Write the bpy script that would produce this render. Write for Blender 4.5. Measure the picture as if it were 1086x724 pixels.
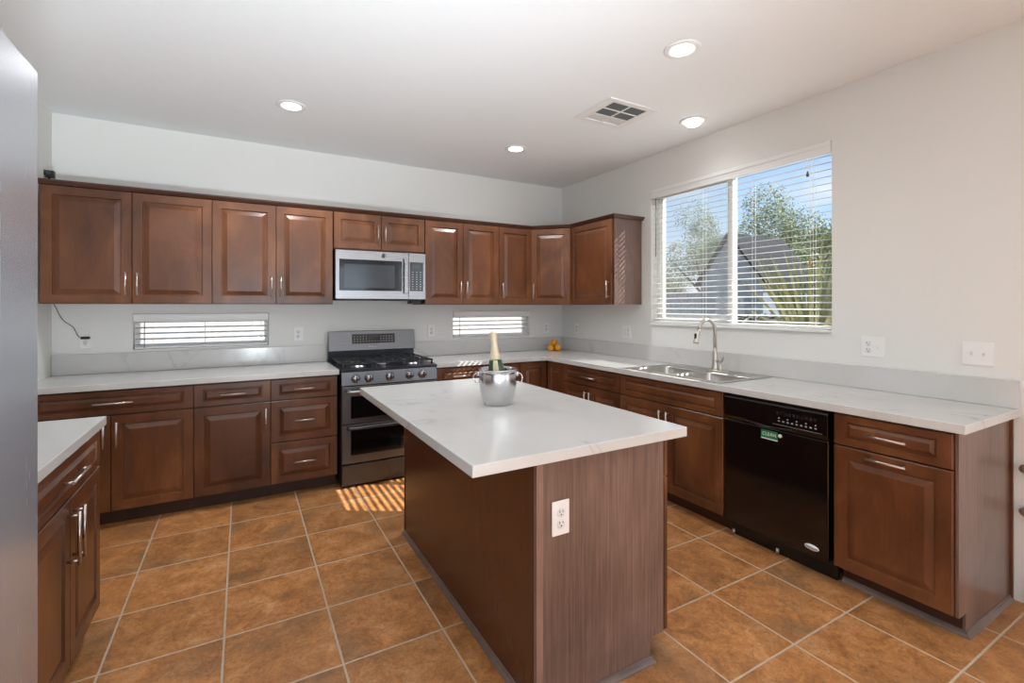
import bpy, bmesh, math, random
from mathutils import Vector, Matrix
for o in list(bpy.data.objects): bpy.data.objects.remove(o)
S = bpy.context.scene; COL = S.collection
PI = math.pi; R = math.radians
random.seed(7)

# ------------------------------------------------------------------ camera
cd = bpy.data.cameras.new('camera'); cam = bpy.data.objects.new('camera', cd); COL.objects.link(cam)
cam.location = (-3.2068, -4.4832, 1.4017); cam.rotation_euler = (PI/2, 0, -0.5159)
cd.sensor_width = 36; cd.lens = 503.84/1086*36; cd.shift_y = -(362-324.6)/1086; cd.clip_start = .05; cd.clip_end = 200
S.camera = cam
# ------------------------------------------------------------------ world: daytime sky with thin clouds
W = bpy.data.worlds.new('sky'); S.world = W; W.use_nodes = True
nt = W.node_tree; nt.nodes.clear()
def wn(t, **k):
    n = nt.nodes.new(t)
    for a, b in k.items(): setattr(n, a, b)
    return n
tc = wn('ShaderNodeTexCoord'); sep = wn('ShaderNodeSeparateXYZ'); nt.links.new(tc.outputs['Generated'], sep.inputs[0])
rmp = wn('ShaderNodeValToRGB'); nt.links.new(sep.outputs['Z'], rmp.inputs[0])
el = rmp.color_ramp.elements
el[0].position = 0.0; el[0].color = (.80, .87, .95, 1); el[1].position = .55; el[1].color = (.20, .43, .80, 1)
e = el.new(.16); e.color = (.50, .70, .93, 1)
mp = wn('ShaderNodeMapping'); mp.inputs['Scale'].default_value = (2.2, 2.2, 7); nt.links.new(tc.outputs['Generated'], mp.inputs[0])
nz = wn('ShaderNodeTexNoise'); nz.inputs['Scale'].default_value = 1.6; nz.inputs['Detail'].default_value = 6; nt.links.new(mp.outputs[0], nz.inputs[0])
cr = wn('ShaderNodeValToRGB'); cr.color_ramp.elements[0].position = .46; cr.color_ramp.elements[1].position = .70; nt.links.new(nz.outputs[0], cr.inputs[0])
mx = wn('ShaderNodeMix', data_type='RGBA'); nt.links.new(cr.outputs[0], mx.inputs[0]); nt.links.new(rmp.outputs[0], mx.inputs[6]); mx.inputs[7].default_value = (.95, .96, .98, 1)
bg = wn('ShaderNodeBackground'); nt.links.new(mx.outputs[2], bg.inputs[0]); bg.inputs[1].default_value = 1.0
wo = wn('ShaderNodeOutputWorld'); nt.links.new(bg.outputs[0], wo.inputs[0])
# ------------------------------------------------------------------ sun, daylight and added fill lamps
sd = bpy.data.lights.new('sun', 'SUN'); sd.energy = 13.0; sd.angle = R(.25); sd.color = (1, .97, .92)
sun = bpy.data.objects.new('sun', sd); COL.objects.link(sun)
sun.rotation_euler = Vector((-1.136, .69, -1)).to_track_quat('-Z', 'Y').to_euler(); sun.location = (6, -6, 8)
def area(name, loc, rot, sx, sy, e, color=(1, 1, 1)):
    d = bpy.data.lights.new(name, 'AREA'); d.shape = 'RECTANGLE'; d.size = sx; d.size_y = sy; d.energy = e; d.color = color
    o = bpy.data.objects.new(name, d); COL.objects.link(o); o.location = loc; o.rotation_euler = rot
    return o
area('daylight_patio_window', (-2.2, -8.44, 1.35), (R(90), 0, 0), 3.4, 2.1, 36, (.80, .90, 1))
area('side_fill', (-.04, -6.1, 1.45), (R(90), 0, R(90)), 2.2, 1.7, 20, (.80, .90, 1))  # fill lamp at an added, unseen side window
# unseen spot added behind the camera, bounces fill light off the ceiling
fl = bpy.data.lights.new('ceiling_bounce_fill', 'SPOT'); fl.energy = 490; fl.spot_size = R(112); fl.spot_blend = 1; fl.shadow_soft_size = .15; fl.color = (.82, .92, 1)
flo = bpy.data.objects.new('ceiling_bounce_fill', fl); COL.objects.link(flo); flo.location = (-3.0, -5.0, .75); flo.rotation_euler = (R(180-38), R(-13), 0)
S.view_settings.view_transform = 'Standard'; S.view_settings.look = 'None'; S.view_settings.gamma = 1
S.view_settings.exposure = 0.17; S.view_settings.use_curve_mapping = False

# ------------------------------------------------------------------ materials
MATS = {}
def s2l(c): return tuple((v/255/12.92 if v/255 <= .04045 else ((v/255+.055)/1.055)**2.4) for v in c) + (1,)
class NT:
    def __init__(s, name):
        s.m = bpy.data.materials.new(name); s.m.use_nodes = True; s.t = s.m.node_tree; s.t.nodes.clear()
        s.out = s.n('ShaderNodeOutputMaterial'); MATS[name] = s.m
    def n(s, t, **k):
        x = s.t.nodes.new(t)
        for a, b in k.items(): setattr(x, a, b)
        return x
    def l(s, a, b): s.t.links.new(a, b)
    def bsdf(s, rough=.5, metal=0, spec=.5, color=None):
        b = s.n('ShaderNodeBsdfPrincipled'); b.inputs['Roughness'].default_value = rough; b.inputs['Metallic'].default_value = metal
        b.inputs['Specular IOR Level'].default_value = spec
        if color: b.inputs['Base Color'].default_value = color
        s.l(b.outputs[0], s.out.inputs[0]); return b
    def coord(s, scale=(1, 1, 1), jitter=True, which='Object'):
        t = s.n('ShaderNodeTexCoord'); m = s.n('ShaderNodeMapping'); m.inputs['Scale'].default_value = scale
        v = t.outputs[which]
        if jitter:
            i = s.n('ShaderNodeObjectInfo'); a = s.n('ShaderNodeVectorMath', operation='MULTIPLY_ADD')
            s.l(i.outputs['Location'], a.inputs[0]); a.inputs[1].default_value = (3.7, 5.3, 2.9); s.l(v, a.inputs[2]); v = a.outputs[0]
        s.l(v, m.inputs[0]); return m.outputs[0]
    def noise(s, vec, scale, detail=4, rough=.5, dist=0):
        x = s.n('ShaderNodeTexNoise'); x.inputs['Scale'].default_value = scale; x.inputs['Detail'].default_value = detail
        x.inputs['Roughness'].default_value = rough; x.inputs['Distortion'].default_value = dist
        s.l(vec, x.inputs['Vector']); return x.outputs[0]
    def ramp(s, fac, stops):
        x = s.n('ShaderNodeValToRGB'); s.l(fac, x.inputs[0]); e = x.color_ramp.elements
        while len(e) < len(stops): e.new(.5)
        for q, (p, c) in zip(e, stops): q.position = p; q.color = c if len(c) == 4 else tuple(c) + (1,)
        return x.outputs[0]
    def mix(s, fac, a, b, mode='MIX'):
        x = s.n('ShaderNodeMix', data_type='RGBA', blend_type=mode)
        for i, v in ((0, fac), (6, a), (7, b)):
            if hasattr(v, 'is_output'): s.l(v, x.inputs[i])
            else: x.inputs[i].default_value = v
        return x.outputs[2]
    def bump(s, h, b, strength=.1, dist=.01):
        x = s.n('ShaderNodeBump'); x.inputs['Strength'].default_value = strength; x.inputs['Distance'].default_value = dist
        s.l(h, x.inputs['Height']); s.l(x.outputs[0], b.inputs['Normal'])
def plain(name, rgb, rough=.5, metal=0, spec=.5):
    q = NT(name); b = q.bsdf(rough, metal, spec, s2l(rgb)); return q.m
def emis(name, col, st):
    q = NT(name); e = q.n('ShaderNodeEmission'); e.inputs[0].default_value = col; e.inputs[1].default_value = st; q.l(e.outputs[0], q.out.inputs[0]); return q.m
def paint(name, rgb, bump=.12, scale=140):
    q = NT(name); b = q.bsdf(.75, 0, .25); v = q.coord(jitter=False)
    n2 = q.noise(v, .8, 2)
    c = q.mix(n2, s2l(rgb), s2l(tuple(min(255, x+4) for x in rgb)))
    q.l(c, b.inputs['Base Color']); q.bump(q.noise(v, scale, 3), b, bump, .004)
def wood(name, dark, mid, light, rough=.36, mscale=3.2, gscale=(60, 60, 3), gmix=.35):
    q = NT(name); b = q.bsdf(rough, 0, .5)
    v = q.coord((1, 1, .55)); m = q.noise(v, mscale, 5, .6, .6)
    c = q.ramp(m, [(.30, s2l(dark)), (.52, s2l(mid)), (.74, s2l(light))])
    g = q.noise(q.coord(gscale), 2.0, 4, .65)
    gc = q.ramp(g, [(.32, (.62, .60, .58)), (.62, (1.08, 1.08, 1.08))])
    q.l(q.mix(gmix, c, gc, 'MULTIPLY'), b.inputs['Base Color']); q.bump(g, b, .03, .002)
    b.inputs['Coat Weight'].default_value = .08; b.inputs['Coat Roughness'].default_value = .25
wood('maple', (76, 43, 24), (105, 62, 36), (136, 86, 52), .31)
wood('maple_edge', (60, 33, 22), (72, 40, 27), (86, 50, 34))
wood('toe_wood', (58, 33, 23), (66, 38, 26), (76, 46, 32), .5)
wood('laminate', (104, 82, 73), (128, 102, 91), (144, 117, 106), .30, 2.2, (80, 80, 1.6), 1.0)
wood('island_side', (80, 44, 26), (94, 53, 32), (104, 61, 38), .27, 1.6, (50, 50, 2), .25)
wood('strip_wood', (116, 90, 78), (136, 107, 93), (152, 122, 107), .45, 3, (60, 60, 3), .4)
wood('shoe_wood', (104, 88, 82), (124, 106, 99), (140, 120, 112), .4, 3, (5, 60, 60), .4)
q = NT('interior_dark'); q.bsdf(.8, 0, .2, s2l((30, 22, 18)))
paint('wall_paint', (229, 229, 225)); paint('ceiling_paint', (240, 243, 244), .3, 90)
plain('white_trim', (238, 238, 236), .4); plain('white_plastic', (240, 240, 238), .35); plain('blind_white', (240, 240, 238), .45); plain('slat_shade_grey', (206, 207, 206), .5)  # slats greyer than the blind white, their underside shade in the colour
plain('vinyl', (236, 236, 232), .4); plain('slot_dark', (50, 48, 46), .6); plain('black_plastic', (14, 14, 15), .35)
plain('receptacle', (228, 228, 225), .4); plain('dark_void', (38, 40, 40), .9)
plain('duct_grey', (92, 96, 96), .8)
# quartz
def quartz(name):
    q = NT(name); b = q.bsdf(.16, 0, .5); v = q.coord(jitter=True)
    base = q.ramp(q.noise(v, 2.4, 4, .55), [(.3, s2l((206, 205, 201))), (.7, s2l((215, 214, 212)))])
    n = q.noise(v, 1.1, 6, .55, 1.1); a = q.n('ShaderNodeMath', operation='SUBTRACT'); q.l(n, a.inputs[0]); a.inputs[1].default_value = .5
    ab = q.n('ShaderNodeMath', operation='ABSOLUTE'); q.l(a.outputs[0], ab.inputs[0])
    vein = q.ramp(ab.outputs[0], [(0, (1, 1, 1)), (.007, (.22, .22, .22)), (.02, (0, 0, 0))])
    brk = q.ramp(q.noise(v, 2.3, 2), [(.45, (0, 0, 0)), (.62, (1, 1, 1))])
    f = q.mix(1.0, vein, brk, 'MULTIPLY')
    f2 = q.mix(1.0, f, (.5, .5, .5, 1), 'MULTIPLY')
    q.l(q.mix(f2, base, s2l((160, 156, 150))), b.inputs['Base Color'])
quartz('quartz')
# terracotta tile: rectangular grid in world space
def tiles():
    q = NT('tile_floor'); b = q.bsdf(.42, 0, .45); v = q.coord(jitter=False)
    sp = q.n('ShaderNodeSeparateXYZ'); q.l(v, sp.inputs[0])
    def M(op, a, b_=None, c=None):
        x = q.n('ShaderNodeMath', operation=op)
        for i, z in enumerate((a, b_, c)):
            if z is None: continue
            if hasattr(z, 'is_output'): q.l(z, x.inputs[i])
            else: x.inputs[i].default_value = z
        return x.outputs[0]
    TX, TY, GX, GY = .4117, .4036, -.804, -.925
    u = M('DIVIDE', M('SUBTRACT', sp.outputs[0], GX), TX); w = M('DIVIDE', M('SUBTRACT', sp.outputs[1], GY), TY)
    fu, fw = M('FLOOR', u), M('FLOOR', w)
    du = M('MULTIPLY', M('SUBTRACT', .5, M('ABSOLUTE', M('SUBTRACT', M('FRACT', u), .5))), TX)
    dw = M('MULTIPLY', M('SUBTRACT', .5, M('ABSOLUTE', M('SUBTRACT', M('FRACT', w), .5))), TY)
    wob = q.noise(v, 45, 2); d = M('SUBTRACT', M('MINIMUM', du, dw), M('MULTIPLY', M('SUBTRACT', wob, .5), .004))
    gm = q.n('ShaderNodeMapRange', interpolation_type='SMOOTHSTEP'); q.l(d, gm.inputs[0]); gm.inputs[1].default_value = .0028; gm.inputs[2].default_value = .0058
    cv = q.n('ShaderNodeCombineXYZ'); q.l(fu, cv.inputs[0]); q.l(fw, cv.inputs[1])
    wn_ = q.n('ShaderNodeTexWhiteNoise'); q.l(cv.outputs[0], wn_.inputs['Vector'])
    off = q.n('ShaderNodeVectorMath', operation='MULTIPLY_ADD'); q.l(wn_.outputs['Color'], off.inputs[0]); off.inputs[1].default_value = (9, 9, 9); q.l(v, off.inputs[2])
    n1 = q.noise(off.outputs[0], 7.5, 10, .74, .5)
    n2 = q.noise(off.outputs[0], 34, 10, .8, 1.6)
    n3 = q.noise(off.outputs[0], 2.6, 3, .5, .4)
    c1 = q.ramp(n1, [(.30, s2l((146, 101, 62))), (.44, s2l((182, 123, 72))), (.55, s2l((202, 140, 84))), (.72, s2l((218, 170, 122)))])
    c2 = q.mix(q.ramp(n3, [(.50, (0, 0, 0)), (.70, (.6, .6, .6))]), c1, s2l((124, 102, 78)))
    c3 = q.mix(.62, c2, q.ramp(n2, [(.36, (.48, .45, .43)), (.50, (1.0, 1.0, 1.0)), (.66, (1.36, 1.34, 1.32))]), 'MULTIPLY')
    tint = q.ramp(wn_.outputs['Value'], [(0, (.82, .83, .85)), (1, (1.10, 1.07, 1.04))])
    c4 = q.mix(1.0, c3, tint, 'MULTIPLY')
    grout = q.mix(q.noise(v, 30, 3), s2l((190, 168, 142)), s2l((214, 193, 168)))
    q.l(q.mix(gm.outputs[0], grout, c4), b.inputs['Base Color'])
    hh = M('ADD', M('MULTIPLY', gm.outputs[0], .6), M('ADD', M('MULTIPLY', n1, .35), M('MULTIPLY', n2, .3)))
    q.bump(hh, b, .45, .006)
    q.l(q.ramp(n1, [(.3, (.36, .36, .36)), (.7, (.52, .52, .52))]), b.inputs['Roughness'])
tiles()
def metal(name, rgb, rough, brush=(1, 1, 120), amt=.10, aniso=0.0):
    q = NT(name); b = q.bsdf(rough, 1, .5); v = q.coord(brush, jitter=False)
    n = q.noise(v, 3, 4, .6)
    c = q.ramp(n, [(.3, tuple(x*(1-amt) for x in s2l(rgb)[:3])), (.7, s2l(rgb)[:3])])
    q.l(c, b.inputs['Base Color']); b.inputs['Anisotropic'].default_value = aniso
    rr = q.ramp(n, [(.3, (rough*(1-amt),)*3), (.7, (min(1, rough*(1+amt)),)*3)]); q.l(rr, b.inputs['Roughness'])
metal('stainless', (170, 171, 174), .28); metal('fridge_steel', (198, 201, 208), .27, (1, 40, 1), .015); MATS['fridge_steel'].node_tree.nodes['Principled BSDF'].inputs['Metallic'].default_value = .85
metal('slate_steel', (120, 121, 124), .32); metal('slate_dark', (92, 93, 97), .3)
metal('nickel', (204, 198, 190), .28, (1, 1, 1), .03); metal('sink_steel', (200, 198, 194), .30, (60, 1, 1), .12)
metal('chrome', (214, 216, 218), .10, (1, 1, 1), .02); metal('pewter', (206, 196, 186), .35, (20, 20, 20), .3)
metal('bucket_steel', (206, 206, 207), .22, (1, 1, 1), .03)
plain('cast_iron', (42, 43, 46), .5); plain('cooktop', (50, 53, 60), .28, .6); plain('oven_glass', (12, 12, 14), .06, 0, .6)
plain('micro_glass', (26, 32, 38), .07, .2, .7); plain('micro_mesh', (66, 72, 78), .12, .3, .6); plain('dishwasher_black', (17, 12, 12), .12, 0, .6)
plain('range_side', (40, 40, 43), .4); plain('display_black', (34, 36, 40), .12, 0, .6); plain('glyph', (176, 178, 182), .5)
plain('burner_cap', (34, 34, 36), .6); plain('burner_base', (190, 192, 196), .3, 1)
plain('green', (34, 128, 74), .5); plain('foil', (222, 206, 176), .38, .25); plain('label_paper', (204, 200, 160), .6)
plain('lens_glass', (60, 66, 72), .1)
q = NT('bottle_glass'); b = q.bsdf(.08, 0, .6, s2l((40, 74, 50))); b.inputs['Coat Weight'].default_value = .4
q = NT('orange_peel'); b = q.bsdf(.42, 0, .4, s2l((240, 166, 44))); q.bump(q.noise(q.coord(), 160, 2), b, .25, .003)
emis('lamp_lens', (1, .98, .95, 1), 9.0)
# thin window glass: part mirror, part clear
q = NT('window_glass'); a = q.n('ShaderNodeBsdfTransparent'); g = q.n('ShaderNodeBsdfGlossy'); g.inputs['Roughness'].default_value = .02
fr = q.n('ShaderNodeFresnel'); fr.inputs[0].default_value = 1.25; ms = q.n('ShaderNodeMixShader'); q.l(fr.outputs[0], ms.inputs[0]); q.l(a.outputs[0], ms.inputs[1]); q.l(g.outputs[0], ms.inputs[2]); q.l(ms.outputs[0], q.out.inputs[0])
q = NT('screen_mesh'); a = q.n('ShaderNodeBsdfTransparent'); g = q.n('ShaderNodeBsdfTranslucent'); g.inputs[0].default_value = (.12, .125, .13, 1)
g2 = q.n('ShaderNodeBsdfDiffuse'); g2.inputs[0].default_value = (.12, .125, .13, 1); ad = q.n('ShaderNodeAddShader'); q.l(g.outputs[0], ad.inputs[0]); q.l(g2.outputs[0], ad.inputs[1])
ms = q.n('ShaderNodeMixShader'); ms.inputs[0].default_value = .22; q.l(a.outputs[0], ms.inputs[1]); q.l(ad.outputs[0], ms.inputs[2]); q.l(ms.outputs[0], q.out.inputs[0])
# outdoors
def mott(name, c1, c2, scale, rough=.9):
    q = NT(name); b = q.bsdf(rough, 0, .2); q.l(q.ramp(q.noise(q.coord(), scale, 5), [(.35, s2l(c1)), (.65, s2l(c2))]), b.inputs['Base Color'])
mott('gravel', (176, 160, 140), (206, 192, 172), 30); mott('block', (128, 132, 138), (158, 162, 166), 12); mott('stucco', (214, 200, 182), (226, 214, 198), 20)
mott('white_wall', (168, 166, 164), (180, 179, 177), 10); mott('rooftile', (168, 132, 112), (196, 160, 138), 14)
mott('leaf', (108, 120, 80), (138, 148, 106), 9, .7); mott('leaf_grey', (118, 128, 100), (146, 154, 124), 9, .7); mott('bark', (92, 78, 64), (122, 106, 88), 20)  # leaf colours paled, haze of the window glass mixed in
mott('frond', (84, 94, 66), (128, 128, 94), 5, .6); mott('agave_leaf', (58, 66, 66), (130, 136, 122), 6, .6)
mott('stand_in_dark', (28, 32, 37), (38, 42, 48), 9); mott('stand_in_grey', (104, 114, 122), (124, 134, 142), 5)

# ------------------------------------------------------------------ mesh helpers
class MB:
    def __init__(s): s.bm = bmesh.new(); s.idx = 0
    def _mark(s, faces):
        for f in faces: f.material_index = s.idx
    def face(s, pts):
        vs = [s.bm.verts.new(p) for p in pts]
        f = s.bm.faces.new(vs); f.material_index = s.idx; return f
    def box(s, x0, x1, y0, y1, z0, z1):
        v = [s.bm.verts.new((x, y, z)) for z in (z0, z1) for y in (y0, y1) for x in (x0, x1)]
        for a in ((0, 2, 3, 1), (4, 5, 7, 6), (0, 1, 5, 4), (2, 6, 7, 3), (0, 4, 6, 2), (1, 3, 7, 5)):
            f = s.bm.faces.new([v[i] for i in a]); f.material_index = s.idx
        return s
    def prism(s, poly, z0, z1, axis='z'):
        def P(a, b, c): return {'z': (a, b, c), 'x': (c, a, b), 'y': (a, c, b)}[axis]
        lo = [s.bm.verts.new(P(a, b, z0)) for a, b in poly]; hi = [s.bm.verts.new(P(a, b, z1)) for a, b in poly]
        fs = [s.bm.faces.new(lo[::-1]), s.bm.faces.new(hi)]
        n = len(poly)
        for i in range(n): fs.append(s.bm.faces.new([lo[i], lo[(i+1) % n], hi[(i+1) % n], hi[i]]))
        s._mark(fs); return s
    def cyl(s, p0, p1, r0, r1=None, seg=14, caps=True):
        r1 = r0 if r1 is None else r1; p0, p1 = Vector(p0), Vector(p1); d = (p1-p0).normalized()
        a = d.orthogonal().normalized(); b = d.cross(a)
        ring = lambda p, r: [s.bm.verts.new(p + r*(math.cos(t)*a + math.sin(t)*b)) for t in (2*PI*i/seg for i in range(seg))]
        A, B = ring(p0, r0), ring(p1, r1); fs = []
        for i in range(seg): fs.append(s.bm.faces.new([A[i], A[(i+1) % seg], B[(i+1) % seg], B[i]]))
        for f in fs: f.smooth = True
        if caps: fs += [s.bm.faces.new(A[::-1]), s.bm.faces.new(B)]
        s._mark(fs); return s
    def lathe(s, prof, c=(0, 0, 0), seg=32, axis='z', close=False):
        c = Vector(c); rings = []
        for r, h in prof:
            row = []
            for i in range(seg):
                t = 2*PI*i/seg; a, b = r*math.cos(t), r*math.sin(t)
                p = {'z': (a, b, h), 'y': (a, h, b), 'x': (h, a, b)}[axis]
                row.append(s.bm.verts.new(c + Vector(p)))
            rings.append(row)
        fs = []
        for A, B in zip(rings, rings[1:]):
            for i in range(seg):
                f = s.bm.faces.new([A[i], A[(i+1) % seg], B[(i+1) % seg], B[i]]); f.smooth = True; fs.append(f)
        if prof[0][0] > 1e-6: fs.append(s.bm.faces.new(rings[0][::-1]))
        if prof[-1][0] > 1e-6: fs.append(s.bm.faces.new(rings[-1]))
        s._mark(fs); return s
    def tube(s, pts, r, seg=10, caps=True):
        pts = [Vector(p) for p in pts]; n = len(pts); rad = r if isinstance(r, (list, tuple)) else [r]*n
        rings = []; a = None
        for i, p in enumerate(pts):
            t = (pts[min(i+1, n-1)]-pts[max(i-1, 0)]).normalized()
            if a is None: a = t.orthogonal().normalized()
            else: a = (a - t*a.dot(t)).normalized()
            b = t.cross(a)
            rings.append([s.bm.verts.new(p + rad[i]*(math.cos(2*PI*k/seg)*a + math.sin(2*PI*k/seg)*b)) for k in range(seg)])
        fs = []
        for A, B in zip(rings, rings[1:]):
            for k in range(seg):
                f = s.bm.faces.new([A[k], A[(k+1) % seg], B[(k+1) % seg], B[k]]); f.smooth = True; fs.append(f)
        if caps: fs += [s.bm.faces.new(rings[0][::-1]), s.bm.faces.new(rings[-1])]
        s._mark(fs); return s
    def raised(s, x0, x1, z0, z1, t=.019, inx=.058, inz=.058, slope=.034):
        "raised-panel front: back at y=0, face at y=-t"
        rings = [(0, 0, 0), (0, 0, -t+.0025), (.0025, .0025, -t), (inx, inz, -t), (inx+.0035, inz+.0035, -t+.0105),
                 (inx+.008, inz+.008, -t+.0105), (inx+.008+slope, inz+.008+slope, -t+.0005)]
        V = []
        for ix, iz, y in rings:
            V.append([s.bm.verts.new(p) for p in ((x0+ix, y, z0+iz), (x1-ix, y, z0+iz), (x1-ix, y, z1-iz), (x0+ix, y, z1-iz))])
        fs = [s.bm.faces.new(V[0][::-1])]
        for A, B in zip(V, V[1:]):
            for i in range(4): fs.append(s.bm.faces.new([A[i], A[(i+1) % 4], B[(i+1) % 4], B[i]]))
        fs.append(s.bm.faces.new(V[-1])); s._mark(fs); return s
    def cells(s, xs, ys, mask, z0, z1):
        "slab made of grid cells; mask(i,j) tells which cells are solid"
        vt = {}
        def v(i, j, z):
            k = (i, j, z)
            if k not in vt: vt[k] = s.bm.verts.new((xs[i], ys[j], z))
            return vt[k]
        nx, ny = len(xs)-1, len(ys)-1; on = lambda i, j: 0 <= i < nx and 0 <= j < ny and mask(i, j); fs = []
        for i in range(nx):
            for j in range(ny):
                if not on(i, j): continue
                fs.append(s.bm.faces.new([v(i, j, z1), v(i+1, j, z1), v(i+1, j+1, z1), v(i, j+1, z1)]))
                fs.append(s.bm.faces.new([v(i, j, z0), v(i, j+1, z0), v(i+1, j+1, z0), v(i+1, j, z0)]))
                for (di, dj, a, b) in ((-1, 0, (i, j+1), (i, j)), (1, 0, (i+1, j), (i+1, j+1)), (0, -1, (i, j), (i+1, j)), (0, 1, (i+1, j+1), (i, j+1))):
                    if not on(i+di, j+dj): fs.append(s.bm.faces.new([v(*a, z0), v(*b, z0), v(*b, z1), v(*a, z1)]))
        s._mark(fs); return s
    def build(s, name, mat, parent=None, loc=None, rotz=0, bevel=0, segs=2, label=None, kind=None, fix=True):
        me = bpy.data.meshes.new(name)
        if fix: bmesh.ops.recalc_face_normals(s.bm, faces=s.bm.faces[:])
        s.bm.to_mesh(me); s.bm.free()
        for m in (mat if isinstance(mat, (list, tuple)) else [mat]): me.materials.append(MATS[m])
        o = bpy.data.objects.new(name, me); COL.objects.link(o)
        if parent: o.parent = parent
        if loc: o.location = loc
        o.rotation_euler.z = rotz
        if bevel:
            b = o.modifiers.new('bevel', 'BEVEL'); b.width = bevel; b.segments = segs; b.limit_method = 'ANGLE'; b.angle_limit = R(40)
        if label: o['label'] = label
        if kind: o['kind'] = kind
        return o
def thing(name, label, cat, loc=(0, 0, 0), rotz=0, group=None):
    o = bpy.data.objects.new(name, None); COL.objects.link(o); o.location = loc; o.rotation_euler.z = rotz; o.empty_display_size = .1
    o['label'] = label; o['category'] = cat
    if group: o['group'] = group
    return o
def tag(o, label, cat, group=None, kind=None):
    o['label'] = label; o['category'] = cat
    if group: o['group'] = group
    if kind: o['kind'] = kind
    return o
def copy_tree(o, parent=None):
    c = o.copy(); COL.objects.link(c)
    if parent: c.parent = parent
    for ch in list(o.children): copy_tree(ch, c)
    return c
def text(name, s, size, mat, parent, loc, rot, ext=.0004, sx=1):
    cu = bpy.data.curves.new(name, 'FONT'); cu.body = s; cu.size = size; cu.extrude = ext; cu.align_x = 'CENTER'; cu.align_y = 'CENTER'
    t = bpy.data.objects.new(name, cu); COL.objects.link(t)
    dg = bpy.context.evaluated_depsgraph_get(); me = bpy.data.meshes.new_from_object(t.evaluated_get(dg))
    bpy.data.objects.remove(t); me.materials.clear(); me.materials.append(MATS[mat])
    o = bpy.data.objects.new(name, me); COL.objects.link(o); o.parent = parent; o.location = loc; o.rotation_euler = rot; o.scale = (sx, 1, 1)
    return o

# ------------------------------------------------------------------ room shell
LX, NY, CZ, WT = -4.369, -8.5, 2.757, .14
def struct(mb, name, mat, **k): return mb.build(name, mat, kind='structure', **k)
struct(MB().box(LX-.14, .14, NY-.14, .14, -.12, 0), 'floor', 'tile_floor')
struct(MB().box(LX-.14, .14, NY-.14, .14, CZ, CZ+.18), 'ceiling', 'ceiling_paint')
def wall(name, u0, u1, holes, plane):
    "wall with rectangular openings; u along the wall, z up; plane=(axis, at, thickness)"
    us = sorted({u0, u1} | {h[0] for h in holes} | {h[1] for h in holes}); zs = sorted({0, CZ} | {h[2] for h in holes} | {h[3] for h in holes})
    m = MB()
    def solid(i, j):
        cu, cz = (us[i]+us[i+1])/2, (zs[j]+zs[j+1])/2
        return not any(h[0] < cu < h[1] and h[2] < cz < h[3] for h in holes)
    m.cells(us, zs, solid, 0, 1)
    ax, at, th = plane
    for v in m.bm.verts:
        u, z, k = v.co
        v.co = (u, at+k*th, z) if ax == 'y' else (at+k*th, u, z)
    return struct(m, name, 'wall_paint')
SL = [(-3.92, -3.015, 1.068, 1.346), (-1.351, -.442, 1.078, 1.354)]
BW = (-2.885, -1.375, 1.235, 2.44)
wall('wall_back', LX, 0, SL, ('y', 0, WT))
wall('wall_right', NY, WT, [BW, (-7.2, -5.0, .6, 2.3)], ('x', 0, WT))
wall('wall_left', NY, WT, [], ('x', LX, -WT))
wall('wall_front', LX, 0, [(-3.9, -.5, .3, 2.4)], ('y', NY, -WT))
struct(MB().prism([(0, .001), (-.013, .001), (-.013, .075), (-.008, .083), (0, .083)], -8.4, -3.73, 'y'), 'baseboard_right', 'white_trim')

# --- window 1 (large, right wall)
wroot = MB(); y0, y1, z0, z1 = BW; xa, xb = .075, .128; fw = .038
wroot.box(xa, xb, y0, y0+fw, z0, z1).box(xa, xb, y1-fw, y1, z0, z1).box(xa, xb, y0+fw, y1-fw, z0, z0+fw).box(xa, xb, y0+fw, y1-fw, z1-fw, z1)
w1 = struct(wroot, 'window_1', 'vinyl', bevel=.003)
ym = (y0+y1)/2
m = MB().box(xa-.006, xb-.004, ym-.016, ym+.016, z0+fw, z1-fw); m.build('meeting_stile', 'vinyl', w1, bevel=.003)
m = MB()
for a, b in ((ym+.016, y1-fw),): m.box(xa+.006, xb-.008, a, a+.022, z0+fw, z1-fw).box(xa+.006, xb-.008, b-.022, b, z0+fw, z1-fw).box(xa+.006, xb-.008, a+.022, b-.022, z0+fw, z0+fw+.028).box(xa+.006, xb-.008, a+.022, b-.022, z1-fw-.028, z1-fw)
m.build('sash_frame', 'vinyl', w1, bevel=.002)
m = MB().box(.098, .102, y0+fw, ym-.016, z0+fw, z1-fw); m.build('pane', 'window_glass', w1)
m = MB().box(.098, .102, ym+.044, y1-fw-.022, z0+fw+.028, z1-fw-.028); m.build('pane', 'window_glass', w1)
m = MB().face([(.124, ym+.016, z0+fw), (.124, y1-fw, z0+fw), (.124, y1-fw, z1-fw), (.124, ym+.016, z1-fw)]); 
mm = MB(); mm.face([(.124, ym+.016, z0+fw), (.124, y1-fw, z0+fw), (.124, y1-fw, z1-fw), (.124, ym+.016, z1-fw)]); mm.build('insect_screen', 'screen_mesh', w1)
m = MB().box(-.022, .074, y0+.001, y1-.001, z0-.0, z0+.018); m.build('window_sill', 'white_trim', w1, bevel=.004)
m = MB().box(.062, .069, ym-.012, ym+.012, z0+.30, z0+.36); m.build('latch', 'vinyl', w1, bevel=.002)

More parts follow.
